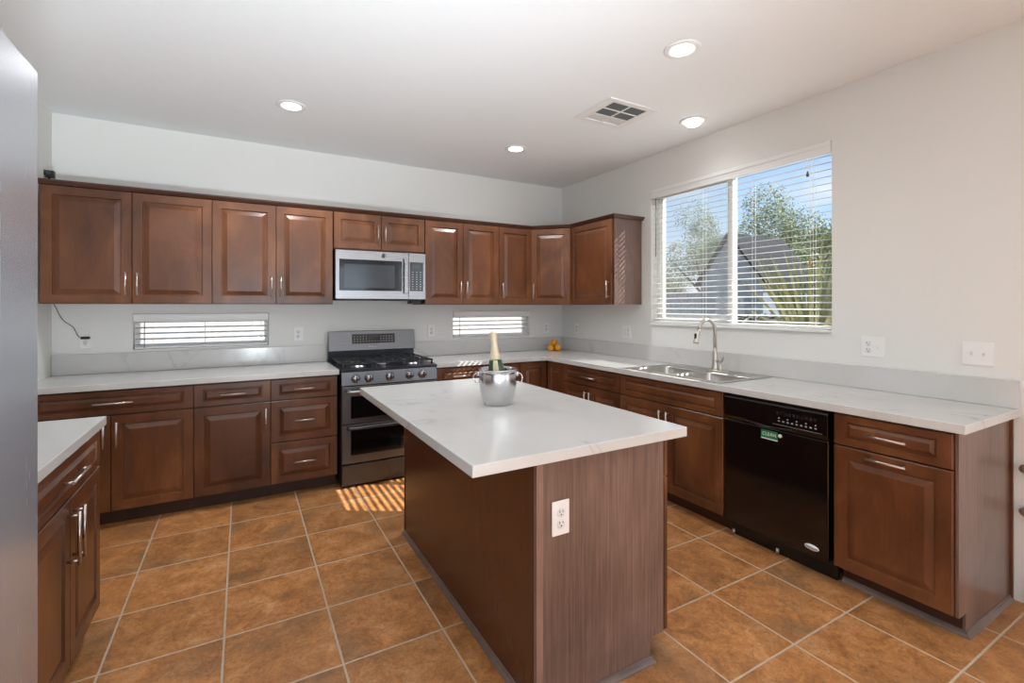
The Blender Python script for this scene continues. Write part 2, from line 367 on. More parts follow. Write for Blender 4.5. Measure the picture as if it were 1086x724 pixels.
def blind(name, label, axis, u0, u1, zb, zt, pitch, depth, tilt, val_h, inset, wand_u, group='window blinds'):
    """horizontal slat blind. Built with u along local x, room side = -y."""
    t = thing(name, label, 'blind', (0, 0, 0), 0, group)
    if axis == 'x': t.rotation_euler.z = -PI/2   # right wall: local x -> world -y, local y -> world x
    yc = inset
    m = MB(); vy = inset-.030
    m.box(u0+.003, u1-.003, vy-.010, vy, zt-val_h, zt-.002).box(u0+.003, u1-.003, vy-.016, vy-.010, zt-val_h*.38, zt-.002).box(u0+.003, u1-.003, vy-.014, vy-.010, zt-val_h, zt-val_h*.82)
    m.box(u0+.003, u0+.012, vy, yc+.02, zt-val_h, zt-.002).box(u1-.012, u1-.003, vy, yc+.02, zt-val_h, zt-.002)
    m.build('valance', 'blind_white', t, bevel=.002)
    m = MB(); z = zt-val_h-.004; zs = []
    ct, st = math.cos(tilt), math.sin(tilt); h = depth/2
    while z > zb+.03:
        # room-side edge lower by tilt
        n = 3
        for sgn in (0,):
            a = (yc-h*ct, z-h*st); b_ = (yc+h*ct, z+h*st); th = .0028
            nx, nz = -st*th, ct*th
            poly = [a, b_, (b_[0]+nx, b_[1]+nz), (a[0]+nx, a[1]+nz)]
            m.prism(poly, u0+.010, u1-.010, 'x')
        zs.append(z); z -= pitch
    m.build('slats', 'slat_shade_grey', t)
    m = MB().box(u0+.010, u1-.010, yc-.022, yc+.022, zb+.002, zb+.018); m.build('bottom_rail', 'blind_white', t, bevel=.003)
    k = max(2, int((u1-u0)/.45)+1)
    for i in range(k):
        m = MB(); u = u0+.12+(u1-u0-.24)*i/(k-1)
        for dy in (-depth/2-.001, depth/2+.001): m.cyl((u, yc+dy, zb+.015), (u, yc+dy, zt-val_h), .0011, seg=6)
        m.cyl((u, yc-depth/2-.001, zb+.016), (u, yc+depth/2+.001, zb+.016), .0011, seg=6).build('ladder_cord', 'white_plastic', t)
    return t, yc
b1, yc = blind('window_blind', 'large white horizontal slat blind in the window above the sink', 'x', -y1, -y0, z0+.018, z1,   .0445, .034, R(10), .078, .034, 0)
# prism axis x puts poly in (y,z): fine for local frame
plain('wand_grey', (120, 120, 122), .3)
m = MB().cyl((-y1+.055, yc-.036, z1-.08), (-y1+.055, yc-.036, z1-.60), .004, seg=8); m.build('tilt_wand', 'wand_grey', b1)
m = MB().cyl((-y0-.13, yc-.036, z1-.08), (-y0-.13, yc-.036, z0+.47), .0013, seg=6).cyl((-y0-.145, yc-.036, z1-.08), (-y0-.145, yc-.036, z1-.16), .0013, seg=6); m.build('pull_cord', 'white_plastic', b1)
plain('tassel_wood', (176, 130, 84), .5)
for zz in (z0+.47, z1-.16):
    uu = -y0-.13 if zz < z1-.3 else -y0-.145
    MB().lathe([(.0, .0), (.004, .0), (.009, -.022), (.008, -.034), (0, -.036)], (uu, yc-.036, zz), 12).build('cord_tassel', 'tassel_wood' if zz < z1-.3 else 'duct_grey', b1)
# --- slot windows 2 and 3 in the back wall
for i, (a, b_, c, d) in enumerate(SL):
    m = MB(); f = .03
    m.box(a, a+f, .07, .125, c, d).box(b_-f, b_, .07, .125, c, d).box(a+f, b_-f, .07, .125, c, c+f).box(a+f, b_-f, .07, .125, d-f, d)
    w = struct(m, 'window_%d' % (i+2), 'vinyl', bevel=.002)
    MB().box(a+f, b_-f, .096, .100, c+f, d-f).build('pane', 'window_glass', w)
    MB().box(a+.001, b_-.001, -.012, .068, c, c+.010).build('window_sill', 'white_trim', w, bevel=.003)
    bl, yy = blind('window_blind', ['small white slat blind in the slot window left of the stove', 'small white slat blind in the slot window right of the stove'][i], 'y', a, b_, c+.010, d, .043, .044, R(10), .062, .030, 0)
    MB().cyl((a+.07, yy-.034, d-.06), (a+.07, yy-.034, c+.02), .003, seg=8).build('tilt_wand', 'wand_grey', bl)
    MB().cyl((b_-.06, yy-.034, d-.06), (b_-.06, yy-.034, c+.035), .0013, seg=6).cyl((b_-.052, yy-.034, d-.06), (b_-.052, yy-.034, c+.10), .0013, seg=6).build('pull_cord', 'white_plastic', bl)
    MB().lathe([(0, 0), (.003, 0), (.008, -.02), (.007, -.03), (0, -.032)], (b_-.052, yy-.034, c+.10), 10).build('cord_tassel', 'white_plastic', bl)
# unseen window behind the camera, plus a side window added for fill light
for nm, (ax, at, a, b_, c, d) in {'window_4': ('y', NY-.07, -3.9, -.5, .3, 2.4), 'window_5': ('x', .07, -7.2, -5.0, .6, 2.3)}.items():
    m = MB(); f = .05
    P = lambda u0, u1, v0, v1: m.box(u0, u1, at-.025, at+.025, v0, v1) if ax == 'y' else m.box(at-.025, at+.025, u0, u1, v0, v1)
    P(a, a+f, c, d); P(b_-f, b_, c, d); P(a+f, b_-f, c, c+f); P(a+f, b_-f, d-f, d); P((a+b_)/2-.03, (a+b_)/2+.03, c+f, d-f)
    struct(m, nm, 'vinyl', bevel=.003)

# ------------------------------------------------------------------ cabinets
def handle_bar(parent, x, z, length, vertical, yface=-.019, name='handle'):
    m = MB(); h = length/2; po = yface-.032
    if vertical:
        m.cyl((x, po, z-h), (x, po, z+h), .006, seg=10)
        for s in (-1, 1): m.cyl((x, yface, z+s*(h-.014)), (x, po, z+s*(h-.014)), .0045, seg=8)
    else:
        m.cyl((x-h, po, z), (x+h, po, z), .006, seg=10)
        for s in (-1, 1): m.cyl((x+s*(h-.014), yface, z), (x+s*(h-.014), po, z), .0045, seg=8)
    return m.build(name, 'nickel', parent)
def front(parent, kind, x0, x1, z0, z1, handle=None, loc=None, rotz=0, hl=.158):
    g = .0018
    if kind == 'door': m = MB().raised(x0+g, x1-g, z0+g, z1-g, inx=.056, inz=.056, slope=.030)
    elif z1-z0 > .2: m = MB().raised(x0+g, x1-g, z0+g, z1-g, inx=.052, inz=.048, slope=.026)
    else: m = MB().raised(x0+g, x1-g, z0+g, z1-g, inx=.052, inz=.033, slope=.016)
    if loc is None: loc = (0, -.003, 0)
    o = m.build('door' if kind == 'door' else ('false_front' if kind == 'false' else 'drawer'), 'maple', parent, loc, rotz)
    if handle == 'bar': handle_bar(o, (x0+x1)/2, (z0+z1)/2 + (0 if kind != 'door' else (z1-z0)/2-.028), hl, False)
    elif handle == 'short': handle_bar(o, (x0+x1)/2, (z0+z1)/2, min(hl, .11), False)
    elif handle in ('Lt', 'Rt'): handle_bar(o, x0+.032 if handle[0] == 'L' else x1-.032, z1-.040-hl/2, hl, True)
    elif handle in ('Lb', 'Rb'): handle_bar(o, x0+.032 if handle[0] == 'L' else x1-.032, z0+.055+hl/2, hl, True)
    return o
ZB0, ZB1 = .100, .876
def base_cab(label, loc, rotz, w, fronts, group=None, depth=.608, open_top=False, toe=True, carc='maple_edge'):
    t = thing('base_cabinet', label, 'cabinet', loc, rotz, group)
    m = MB()
    if open_top:
        m.box(0, .018, .002, depth, ZB0, ZB1).box(w-.018, w, .002, depth, ZB0, ZB1).box(.018, w-.018, .002, depth, ZB0, ZB0+.018)
        m.box(.018, w-.018, depth-.012, depth, ZB0+.018, ZB1).box(.018, w-.018, .002, .02, ZB1-.17, ZB1).box(.018, w-.018, .002, .02, ZB0+.018, ZB0+.04)
    else: m.box(0, w, .001, depth, ZB0, ZB1)
    m.build('carcass', carc, t)
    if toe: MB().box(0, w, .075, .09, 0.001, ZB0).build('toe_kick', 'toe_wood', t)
    for f in fronts: front(t, *f)
    return t
DZ0, DZ1 = .716, .868   # top drawer band
BL = -.611              # face plane of the back run
gb = 'base cabinets along the back wall'; gr = 'base cabinets along the window wall'
x0 = -4.345
base_cab('wide brown base cabinet in the left corner with one long drawer', (x0, BL, 0), 0, -3.494-x0,
         [('drawer', 0.012, -3.494-x0, DZ0, DZ1, 'bar', None, 0, .20), ('door', .012, -3.929-x0, .106, .712, 'Rt'), ('door', -3.929-x0, -3.494-x0, .106, .712, 'Lt')], gb)
base_cab('brown base cabinet with one drawer over one door, left of the drawer stack', (-3.494, BL, 0), 0, .464,
         [('drawer', 0, .464, DZ0, DZ1, 'bar'), ('door', 0, .464, .106, .712, 'Rt')], gb)
base_cab('brown base cabinet of three stacked drawers beside the stove', (-3.030, BL, 0), 0, .460,
         [('drawer', 0, .460, DZ0, DZ1, 'bar'), ('drawer', 0, .460, .408, .712, 'bar'), ('drawer', 0, .460, .106, .404, 'bar')], gb)
base_cab('brown base cabinet immediately right of the stove with sun-striped drawer', (-1.770, BL, 0), 0, .45,
         [('drawer', 0, .45, DZ0, DZ1, 'bar'), ('door', 0, .45, .106, .712, 'Rt')], gb)
base_cab('narrow brown base cabinet on the back wall next to the corner cabinet', (-1.320, BL, 0), 0, .39,
         [('drawer', 0, .39, DZ0, DZ1, 'bar'), ('door', 0, .39, .106, .712, 'Lt')], gb)
# corner unit
t = thing('corner_base_cabinet', 'brown L-shaped corner base cabinet with two inward-meeting doors below the oranges', 'cabinet', (0, 0, 0))
MB().prism([(-.93, -.003), (-.003, -.003), (-.003, -.90), (-.610, -.90), (-.610, -.610), (-.93, -.610)], ZB0, ZB1).build('carcass', 'maple_edge', t)
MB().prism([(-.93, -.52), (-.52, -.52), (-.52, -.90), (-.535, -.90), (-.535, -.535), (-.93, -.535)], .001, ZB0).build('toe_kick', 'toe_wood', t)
front(t, 'door', 0, .295, .106, .868, None, (-.93, BL, 0)); front(t, 'door', 0, .265, .106, .868, None, (BL, -.636, 0), -PI/2)
# right run (faces -x): local x = -world y
base_cab('brown base cabinet with a wide drawer over two doors, left of the sink cabinet', (BL, -.902, 0), -PI/2, .757,
         [('drawer', 0, .757, DZ0, DZ1, 'bar', None, 0, .20), ('door', 0, .378, .106, .712, 'Rt'), ('door', .378, .757, .106, .712, 'Lt')], gr)
base_cab('brown sink base cabinet with a long false front over two doors', (BL, -1.660, 0), -PI/2, .920,
         [('false', 0, .920, DZ0, DZ1), ('door', 0, .460, .106, .712, 'Rt'), ('door', .460, .920, .106, .712, 'Lt')], gr, open_top=True)
e = base_cab('brown end base cabinet right of the dishwasher with two horizontal bar handles', (BL, -3.208, 0), -PI/2, .460,
         [('drawer', 0, .460, DZ0, DZ1, 'bar'), ('door', 0, .460, .106, .712, 'bar')], gr)
# finished end: panel with toe notch, scribe strip, shoe moulding
MB().prism([(.001, ZB0-.002), (.075, ZB0-.002), (.075, .001), (.607, .001), (.607, ZB1), (.001, ZB1)], .461, .472, 'x').build('end_panel', 'laminate', e, label='straight-grained walnut-toned laminate end panel')
MB().box(.472, .484, .592, .608, .001, ZB1).build('scribe_strip', 'maple', e)
def shoe_profile(h=.018): return [(0, 0), (h, 0), (h, .003), (h*.72, .009), (h*.4, .014), (h*.3, .022), (0, .024)]
def shoe_run(mb, p0, p1, outward, miter0=0, miter1=0):
    "shoe moulding from p0 to p1 along the floor, bulging to 'outward'"
    p0, p1, o = Vector(p0), Vector(p1), Vector(outward); d = (p1-p0).normalized(); A, B = [], []
    for a, z in shoe_profile():
        A.append(mb.bm.verts.new(p0+o*a-d*a*miter0+Vector((0, 0, z+.001)))); B.append(mb.bm.verts.new(p1+o*a+d*a*miter1+Vector((0, 0, z+.001))))
    n = len(A); mb.bm.faces.new(A); mb.bm.faces.new(B[::-1])
    for i in range(n): mb.bm.faces.new([A[i], B[i], B[(i+1) % n], A[(i+1) % n]])
m = MB(); shoe_run(m, (.473, .075, 0), (.473, .60, 0), (1, 0, 0), 1, 0); shoe_run(m, (0, .0745, 0), (.473, .0745, 0), (0, -1, 0), 0, 1)
m.build('shoe_moulding', 'shoe_wood', e)
# left unit on the left wall (faces +x): local x = world y
FX = -3.767
gl = 'base cabinets beside the refrigerator'
base_cab('brown base cabinet under the short left countertop with drawer and two doors', (FX, -2.626, 0), PI/2, .820,
         [('drawer', 0, .820, DZ0, DZ1, 'bar', None, 0, .20), ('door', 0, .410, .106, .712, 'Rt', None, 0, .19), ('door', .410, .820, .106, .712, 'Lt', None, 0, .19)], gl, depth=.595)
base_cab('brown base cabinet between the short left cabinet and the refrigerator', (FX, -3.425, 0), PI/2, .797,
         [('drawer', 0, .797, DZ0, DZ1, 'bar', None, 0, .20), ('door', 0, .398, .106, .712, 'Rt'), ('door', .398, .797, .106, .712, 'Lt')], gl, depth=.595)
# wall cabinets
UZ0, UZ1, UF = 1.417, 2.188, -.330
gu = 'brown wall cabinets'
def wall_cab(label, loc, rotz, w, fronts, z0=UZ0, z1=UZ1, depth=.327):
    t = thing('wall_cabinet', label, 'cabinet', loc, rotz, gu)
    MB().box(0, w, .001, depth, z0, z1).build('carcass', 'maple', t)
    for f in fronts: front(t, *f)
    return t
DU0, DU1 = UZ0+.003, UZ1-.002
wall_cab('leftmost brown wall cabinet with the widest pair of doors', (-4.345, UF, 0), 0, .943, [('door', .010, .476, DU0, DU1, 'Rb'), ('door', .476, .943, DU0, DU1, 'Lb')])
wall_cab('brown two-door wall cabinet directly left of the microwave', (-3.402, UF, 0), 0, .843, [('door', 0, .423, DU0, DU1, 'Rb'), ('door', .423, .843, DU0, DU1, 'Lb')])
wall_cab('short brown two-door wall cabinet above the microwave', (-2.552, UF, 0), 0, .778, [('door', 0, .388, 1.883, DU1, 'Rb'), ('door', .388, .778, 1.883, DU1, 'Lb')], z0=1.878)
wall_cab('brown two-door wall cabinet directly right of the microwave', (-1.771, UF, 0), 0, .759, [('door', 0, .376, DU0, DU1, 'Rb'), ('door', .376, .759, DU0, DU1, 'Lb')])
wall_cab('narrow brown single-door wall cabinet just left of the diagonal corner cabinet', (-1.010, UF, 0), 0, .380, [('door', 0, .380, DU0, DU1, 'Lb')])
t = thing('corner_wall_cabinet', 'brown diagonal corner wall cabinet above the oranges', 'cabinet', (0, 0, 0), 0, gu)
MB().prism([(-.628, -.003), (-.003, -.003), (-.003, -.628), (-.331, -.628), (-.628, -.331)], UZ0, UZ1).build('carcass', 'maple', t)
front(t, 'door', .008, .411, DU0, DU1, 'Lb', (-.629, -.332, 0), -PI/4)
ru = wall_cab('rightmost brown wall cabinet on the window wall with exposed side panel', (UF, -.632, 0), -PI/2, .618, [('door', 0, .610, DU0, DU1, 'Rb')])
MB().box(.6185, .627, .001, .327, UZ0, UZ1).build('end_panel', 'laminate', ru, label='straight-grained laminate side panel')
# crown moulding along the top of the wall cabinets
def sweep(mb, path, prof):
    "path: list of (x,y); outward = left of travel; prof: (out, z)"
    n = len(path); rows = []
    for i in range(n):
        p = Vector(path[i]); a = (Vector(path[i])-Vector(path[i-1])).normalized() if i else None; b = (Vector(path[i+1])-p).normalized() if i < n-1 else None
        na = Vector((-a.y, a.x)) if a else None; nb = Vector((-b.y, b.x)) if b else None
        if na is None: nrm = nb
        elif nb is None: nrm = na
        else:
            nrm = (na+nb).normalized(); nrm = nrm/nrm.dot(na)
        rows.append([mb.bm.verts.new((p.x+nrm.x*o, p.y+nrm.y*o, z)) for o, z in prof])
    k = len(prof)
    for A, B in zip(rows, rows[1:]):
        for i in range(k): mb.bm.faces.new([A[i], A[(i+1) % k], B[(i+1) % k], B[i]])
    mb.bm.faces.new(rows[0]); mb.bm.faces.new(rows[-1][::-1])
path = [(0-.002, -1.259), (-.330, -1.259), (-.330, -.630), (-.628, -.332), (-4.36, -.332)]
# outward must be away from the wall: travelling this way the room lies to the left
pr = [(-.012, UZ1+.001), (.022, UZ1+.001), (.028, UZ1+.010), (.038, UZ1+.020), (.042, UZ1+.030), (-.012, UZ1+.030)]
path = path[::-1]; pr = [(-o, z) for o, z in pr]
m = MB(); sweep(m, path, pr); tag(m.build('crown_moulding', 'maple_edge'), 'thin dark brown crown moulding running along the tops of all wall cabinets', 'moulding')

# ------------------------------------------------------------------ countertops
CT0, CT1 = .8765, .915
def slab(name, label, xs, ys, mask, extra=None):
    m = MB(); m.cells(xs, ys, mask, CT0, CT1)
    return tag(m.build(name, 'quartz', bevel=.0025), label, 'countertop')
c = slab('countertop', 'long white quartz countertop left of the stove', [LX+.002, -2.560], [-.648, -.002], lambda i, j: True)
MB().box(LX+.002, -2.560, -.021, -.002, CT1+.0005, 1.058).build('backsplash', 'quartz', c, bevel=.002)
XS = [-1.767, -.648, -.575, -.150, -.002]; YS = [-3.712, -2.505, -1.715, -.648, -.002]
c = slab('countertop', 'L-shaped white quartz countertop with the sink running under the window', XS, YS, lambda i, j: (j == 3 or i >= 1) and not (i == 2 and j == 1))
MB().box(-1.767, -.0225, -.021, -.002, CT1+.0005, 1.055).build('backsplash', 'quartz', c, bevel=.002)
MB().box(-.021, -.002, -3.712, -.002, CT1+.0005, 1.048).build('backsplash', 'quartz', c, bevel=.002)
slab('countertop', 'short white quartz countertop beside the refrigerator', [LX+.002, -3.732], [-3.425, -1.760], lambda i, j: True)
slab('island_countertop', 'white veined quartz top of the kitchen island carrying the ice bucket', [-2.597, -1.646], [-3.164, -1.562], lambda i, j: True)

# ------------------------------------------------------------------ island
t = thing('kitchen_island', 'brown freestanding kitchen island base in the middle of the tiled floor', 'island', (-2.04, -2.365, 0))
ox, oy = -2.04, -2.365
IL, IR, IN, IF = -2.340-ox, -1.733-ox, -3.120-oy, -1.612-oy
MB().box(IL+.020, IR, IN+.012, IF, ZB0, ZB1).build('carcass', 'maple_edge', t)
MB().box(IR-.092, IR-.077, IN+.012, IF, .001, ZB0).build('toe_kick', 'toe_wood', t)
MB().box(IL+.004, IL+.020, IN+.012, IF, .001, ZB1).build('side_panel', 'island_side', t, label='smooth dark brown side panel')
MB().prism([(IL+.026, .001), (IR-.075, .001), (IR-.075, ZB0-.006), (IR, ZB0-.006), (IR, ZB1), (IL+.026, ZB1)], IN, IN+.012, 'y').build('end_panel', 'laminate', t, label='straight-grained walnut-toned laminate end panel')
MB().box(IL, IL+.0265, IN-.004, IN+.014, .001, ZB1).build('corner_strip', 'strip_wood', t, bevel=.001)
MB().box(IL, IL+.0195, IF, IF+.006, .001, ZB1).build('corner_strip', 'maple', t, bevel=.001)
m = MB(); shoe_run(m, (IL+.0035, IN-.004, 0), (IL+.0035, IF+.006, 0), (-1, 0, 0), 0, 0); shoe_run(m, (IL+.0275, IN-.001, 0), (IR-.075, IN-.001, 0), (0, -1, 0), 0, 1)
m.build('shoe_moulding', 'shoe_wood', t)
for k in range(3):   # doors on the sink side
    wd = (IF-IN-.003)/3; a = IN+.001+k*wd
    for kind, za, zb_, hd in (('drawer', DZ0, DZ1, 'bar'), ('door', .096, .712, 'Rt')):
        front(t, kind, 0, wd, za, zb_, hd, (IR+.008, a, 0), PI/2)

# ------------------------------------------------------------------ refrigerator (left edge)
t = thing('refrigerator', 'tall stainless steel refrigerator at the left edge of the photo', 'refrigerator', (-3.94, -3.90, 0))
def fb(x0, x1, y0, y1, z0, z1): return MB().box(x0+3.94, x1+3.94, y0+3.90, y1+3.90, z0, z1)
fb(-4.34, -3.575, -4.355, -3.447, .02, 1.765).build('body', 'range_side', t, bevel=.006)
fb(-3.57, -3.49, -4.355, -3.903, .66, 1.78).build('door', 'fridge_steel', t, bevel=.008, segs=3)
fb(-3.57, -3.49, -3.898, -3.447, .66, 1.78).build('door', 'fridge_steel', t, bevel=.008, segs=3)
fb(-3.57, -3.49, -4.355, -3.447, .07, .65).build('freezer_drawer', 'fridge_steel', t, bevel=.008, segs=3)
for yv in (-3.95, -3.85):
    m = MB().cyl((.49, yv+3.90, .85), (.49, yv+3.90, 1.55), .011); [m.cyl((.45, yv+3.9, z), (.49, yv+3.9, z), .008) for z in (.88, 1.52)]; m.build('handle', 'nickel', t)
m = MB().cyl((.49, -.40, .58), (.49, .40, .58), .011); [m.cyl((.45, y, .58), (.49, y, .58), .008) for y in (-.36, .36)]; m.build('handle', 'nickel', t)
fb(-4.30, -3.60, -4.33, -3.47, .001, .02).build('base_grille', 'black_plastic', t)

# ------------------------------------------------------------------ range
RX, RY, RW = -2.553, -.690, .776
t = thing('gas_range', 'dark stainless double-oven gas stove between the base cabinets', 'stove', (RX, RY, 0))
MB().box(.004, RW-.004, .03, .665, .012, .893).build('body', 'range_side', t, bevel=.003)
MB().box(.03, RW-.03, .05, .60, .001, .012).build('base', 'black_plastic', t)
MB().box(.005, RW-.005, 0, .028, .022, .180).build('storage_drawer', 'slate_dark', t, bevel=.004)
for za, zb_, wz0, wz1, hz in ((.190, .485, .252, .455, .470), (.495, .782, .535, .705, .748)):
    d = MB().box(.005, RW-.005, 0, .028, za, zb_).build('oven_door', 'slate_steel', t, bevel=.004)
    MB().box(.072, RW-.072, -.0025, .0, wz0, wz1).build('oven_window', 'oven_glass', d, bevel=.001)
    m = MB().tube([(.035, -.042, hz), (.06, -.050, hz), (RW-.06, -.050, hz), (RW-.035, -.042, hz)], .0135, 12)
    for xx in (.055, RW-.055): m.box(xx-.012, xx+.012, -.045, 0, hz-.010, hz+.010)
    m.build('oven_handle', 'stainless' if za > .4 else 'slate_dark', d)
text('maker_mark', 'o', .012, 'glyph', t, (.18, -.0008, .212), (PI/2, 0, 0))
# control panel, slightly tilted
m = MB().prism([(-.004, .790), (.028, .790), (.060, .893), (.012, .893)], .004, RW-.004, 'x'); cp = m.build('control_panel', 'slate_steel', t, bevel=.002)
for kx in (-2.445, -2.343, -2.179, -2.017, -1.909):
    kk = kx-RX; zc = .841; yc_ = .004
    m = MB().lathe([(.034, 0), (.034, -.006), (.029, -.009), (.0275, -.030), (.024, -.034), (0, -.034)], (kk, yc_, zc), 24, 'y')
    k = m.build('knob', 'stainless', t, bevel=0)
    MB().box(kk-.004, kk+.004, yc_-.040, yc_-.032, zc-.024, zc+.024).build('knob_grip', 'black_plastic', k)
# cooktop
MB().prism([(.010, .893), (.64, .893), (.64, .912), (.020, .912), (.006, .902)], 0, RW, 'x').build('cooktop', 'cooktop', t, bevel=.003)
for bx, by, br in ((.16, .16, .048), (.16, .46, .040), (.388, .31, .055), (.616, .16, .048), (.616, .46, .036)):
    m = MB().lathe([(br+.012, .912), (br+.010, .920), (br, .924), (br, .928), (0, .928)], (bx, by, 0), 24); b_ = m.build('burner', 'burner_base', t)
    MB().lathe([(br*.9, .9285), (br*.9, .935), (br*.8, .938), (0, .938)], (bx, by, 0), 24).build('burner_cap', 'burner_cap', b_)
for gx0 in (.022, .270, .518):
    gw = .236; m = MB(); gz0, gz1 = .944, .955; r = .0055
    for yv in (.055, .585): m.box(gx0, gx0+gw, yv-r, yv+r, gz0, gz1)
    for xv in (gx0+r, gx0+gw-r): m.box(xv-r, xv+r, .055, .585, gz0, gz1)
    for xv in (gx0+gw*.33, gx0+gw*.67): m.box(xv-r, xv+r, .055, .585, gz0, gz1)
    for yv in (.16, .32, .46): m.box(gx0, gx0+gw, yv-r, yv+r, gz0, gz1)
    for xv in (gx0+.008, gx0+gw-.008):
        for yv in (.06, .32, .58): m.box(xv-.007, xv+.007, yv-.007, yv+.007, .9125, gz0)
    m.build('grate', 'cast_iron', t, bevel=.0015)
# backguard
MB().box(.002, RW-.002, .645, .668, .895, 1.0).build('rear_riser', 'cooktop', t)
bgp = MB().prism([(.598, 1.004), (.668, 1.004), (.668, 1.178), (.622, 1.178)], 0, RW, 'x').build('backguard', 'slate_steel', t, bevel=.003)
MB().box(.05, RW-.05, .615, .644, .985, .9965).build('vent_slot', 'black_plastic', t)
def bgpt(z): return .598+.024*(z-1.004)/.174
m = MB().prism([(bgpt(1.065)-.0015, 1.065), (bgpt(1.065)+.004, 1.065), (bgpt(1.150)+.004, 1.150), (bgpt(1.150)-.0015, 1.150)], .198, .584, 'x'); dp = m.build('display', 'display_black', bgp)
m = MB()
for i in range(14):
    for zz in (1.085, 1.105, 1.126):
        if 5 <= i <= 8 and zz > 1.09: continue
        m.box(.214+i*.026, .224+i*.026, bgpt(zz)-.0025, bgpt(zz)-.001, zz-.002, zz+.002)
m.build('key_legends', 'glyph', bgp)
MB().box(.345, .435, bgpt(1.115)-.0026, bgpt(1.115)-.001, 1.103, 1.138).build('clock_window', 'lens_glass', bgp)
m = MB()
for i in range(7): m.box(.347+i*.011, .354+i*.011, bgpt(1.035)-.0012, bgpt(1.035)+.002, 1.031, 1.039)
m.build('nameplate', 'glyph', bgp)

# ------------------------------------------------------------------ microwave
MX, MY, MW, MZ0, MZ1 = -2.548, -.400, .768, 1.458, 1.872
t = thing('microwave', 'stainless over-the-range microwave hanging above the stove', 'microwave', (MX, MY, 0))
MB().box(.002, MW-.002, .03, .395, MZ0+.004, MZ1-.003).build('body', 'range_side', t, bevel=.002)
dw_ = .612
d = MB().box(0, dw_-.002, 0, .03, MZ0+.004, MZ1-.004).build('door', 'stainless', t, bevel=.003)
MB().box(.030, dw_-.060, -.0022, 0, 1.532, 1.792).build('window', 'micro_glass', d, bevel=.001)
MB().box(.068, dw_-.125, -.0030, -.0022, 1.555, 1.752).build('window_mesh', 'micro_mesh', d)
MB().box(dw_-.045, dw_-.012, -.034, -.022, 1.512, 1.818).box(dw_-.040, dw_-.017, -.022, 0, 1.520, 1.545).box(dw_-.040, dw_-.017, -.022, 0, 1.785, 1.810).build('door_handle', 'stainless', d, bevel=.004, segs=3)
eb = MB().lathe([(.0175, 0), (.0175, -.003), (0, -.003)], (.392, 0, 1.832), 28, 'y').build('emblem', 'slate_dark', d)
MB().lathe([(.0150, -.0032), (.0150, -.0040), (.0132, -.0040), (.0132, -.0032)], (.392, 0, 1.832), 28, 'y').build('emblem_ring', 'glyph', eb)
text('emblem_monogram', 'GE', .015, 'glyph', eb, (.392, -.0036, 1.832), (PI/2, 0, 0), .0003)
d2 = MB().box(dw_+.001, MW, 0, .03, MZ0+.004, MZ1-.004).build('control_panel', 'stainless', t, bevel=.003)
MB().box(dw_+.010, MW-.024, -.0022, 0, 1.535, 1.790).build('keypad', 'display_black', d2, bevel=.001)
m = MB()
for i in range(3):
    for j in range(8): m.box(dw_+.030+i*.036, dw_+.042+i*.036, -.0030, -.0022, 1.552+j*.021, 1.557+j*.021)
m.build('key_legends', 'glyph', d2)
MB().box(dw_+.030, dw_+.105, -.0029, -.0022, 1.735, 1.770).build('clock_window', 'lens_glass', d2)
m = MB().box(.02, MW-.02, .02, .37, MZ0-.006, MZ0+.0035)
m.build('grease_filter', 'slot_dark', t); MB().box(MW-.10, MW-.01, .10, .22, MZ0-.035, MZ0-.0065).build('lamp_housing', 'black_plastic', t)

# ------------------------------------------------------------------ dishwasher (faces -x): local x = -(world y)
t = thing('dishwasher', 'black built-in dishwasher between the sink cabinet and the end cabinet', 'dishwasher', (BL, -2.585, 0), -PI/2)
DWW = .616
MB().box(.012, DWW-.012, .03, .585, .10, .868).build('tub', 'black_plastic', t)
MB().box(.008, DWW-.016, -.024, .028, .105, .716).build('door', 'dishwasher_black', t, bevel=.005, segs=3)
cpn = MB().prism([(-.024, .722), (.028, .722), (.028, .866), (-.018, .866), (-.030, .85), (-.030, .745)], .008, DWW-.016, 'x').build('control_panel', 'dishwasher_black', t, bevel=.003)
n = 14; pts = [(.155+.27*i/n, -.034-.010*math.sin(PI*i/n), .738-.010*math.sin(PI*i/n)) for i in range(n+1)]
MB().tube(pts, [.004+.003*math.sin(PI*i/n) for i in range(n+1)], 10).build('pull_lip', 'dishwasher_black', t)
MB().box(.315, .575, -.0315, -.0300, .748, .752).build('trim_line', 'duct_grey', cpn)
m = MB()
for i in range(9):
    m.box(.345+i*.024, .355+i*.024, -.0312, -.0300, .768, .774)
    if i % 2 == 0: m.box(.347+i*.024, .353+i*.024, -.0312, -.0300, .784, .790)
m.build('button_legends', 'glyph', cpn)
m = MB()
for i in range(10): m.box(.335+i*.022, .349+i*.022, -.0318, -.0300, .806, .822)
m.build('push_buttons', 'display_black', cpn, bevel=.002)
ov = MB(); ov.lathe([(.036, 0), (.036, -.0025), (0, -.0025)], (0, 0, 0), 32, 'y')
for v in ov.bm.verts: v.co.z *= .42; v.co += Vector((.520, -.024, .150))
bd = ov.build('badge', 'label_paper', t); bd.data.materials.clear(); bd.data.materials.append(MATS['white_plastic'])
text('badge_lettering', 'Whirlpool', .0145, 'slot_dark', bd, (.520, -.0268, .150), (PI/2, 0, 0), .0003)
MB().box(.012, DWW-.006, .045, .06, .001, .098).build('toe_panel', 'black_plastic', t)
[MB().cyl((xx, .038, .001), (xx, .038, .030), .009, seg=10).build('leveling_foot', 'nickel', t) for xx in (.025, .30)]
mg = thing('dishwasher_magnet', 'small green clean-dirty magnet stuck on the dishwasher front', 'magnet', (-.6353, -2.877, .682), -PI/2)
MB().box(-.047, .047, -.003, 0, -.022, .022).build('sign', 'green', mg); MB().box(-.047, .047, -.0032, 0, -.028, -.0222).build('white_edge', 'white_plastic', mg)
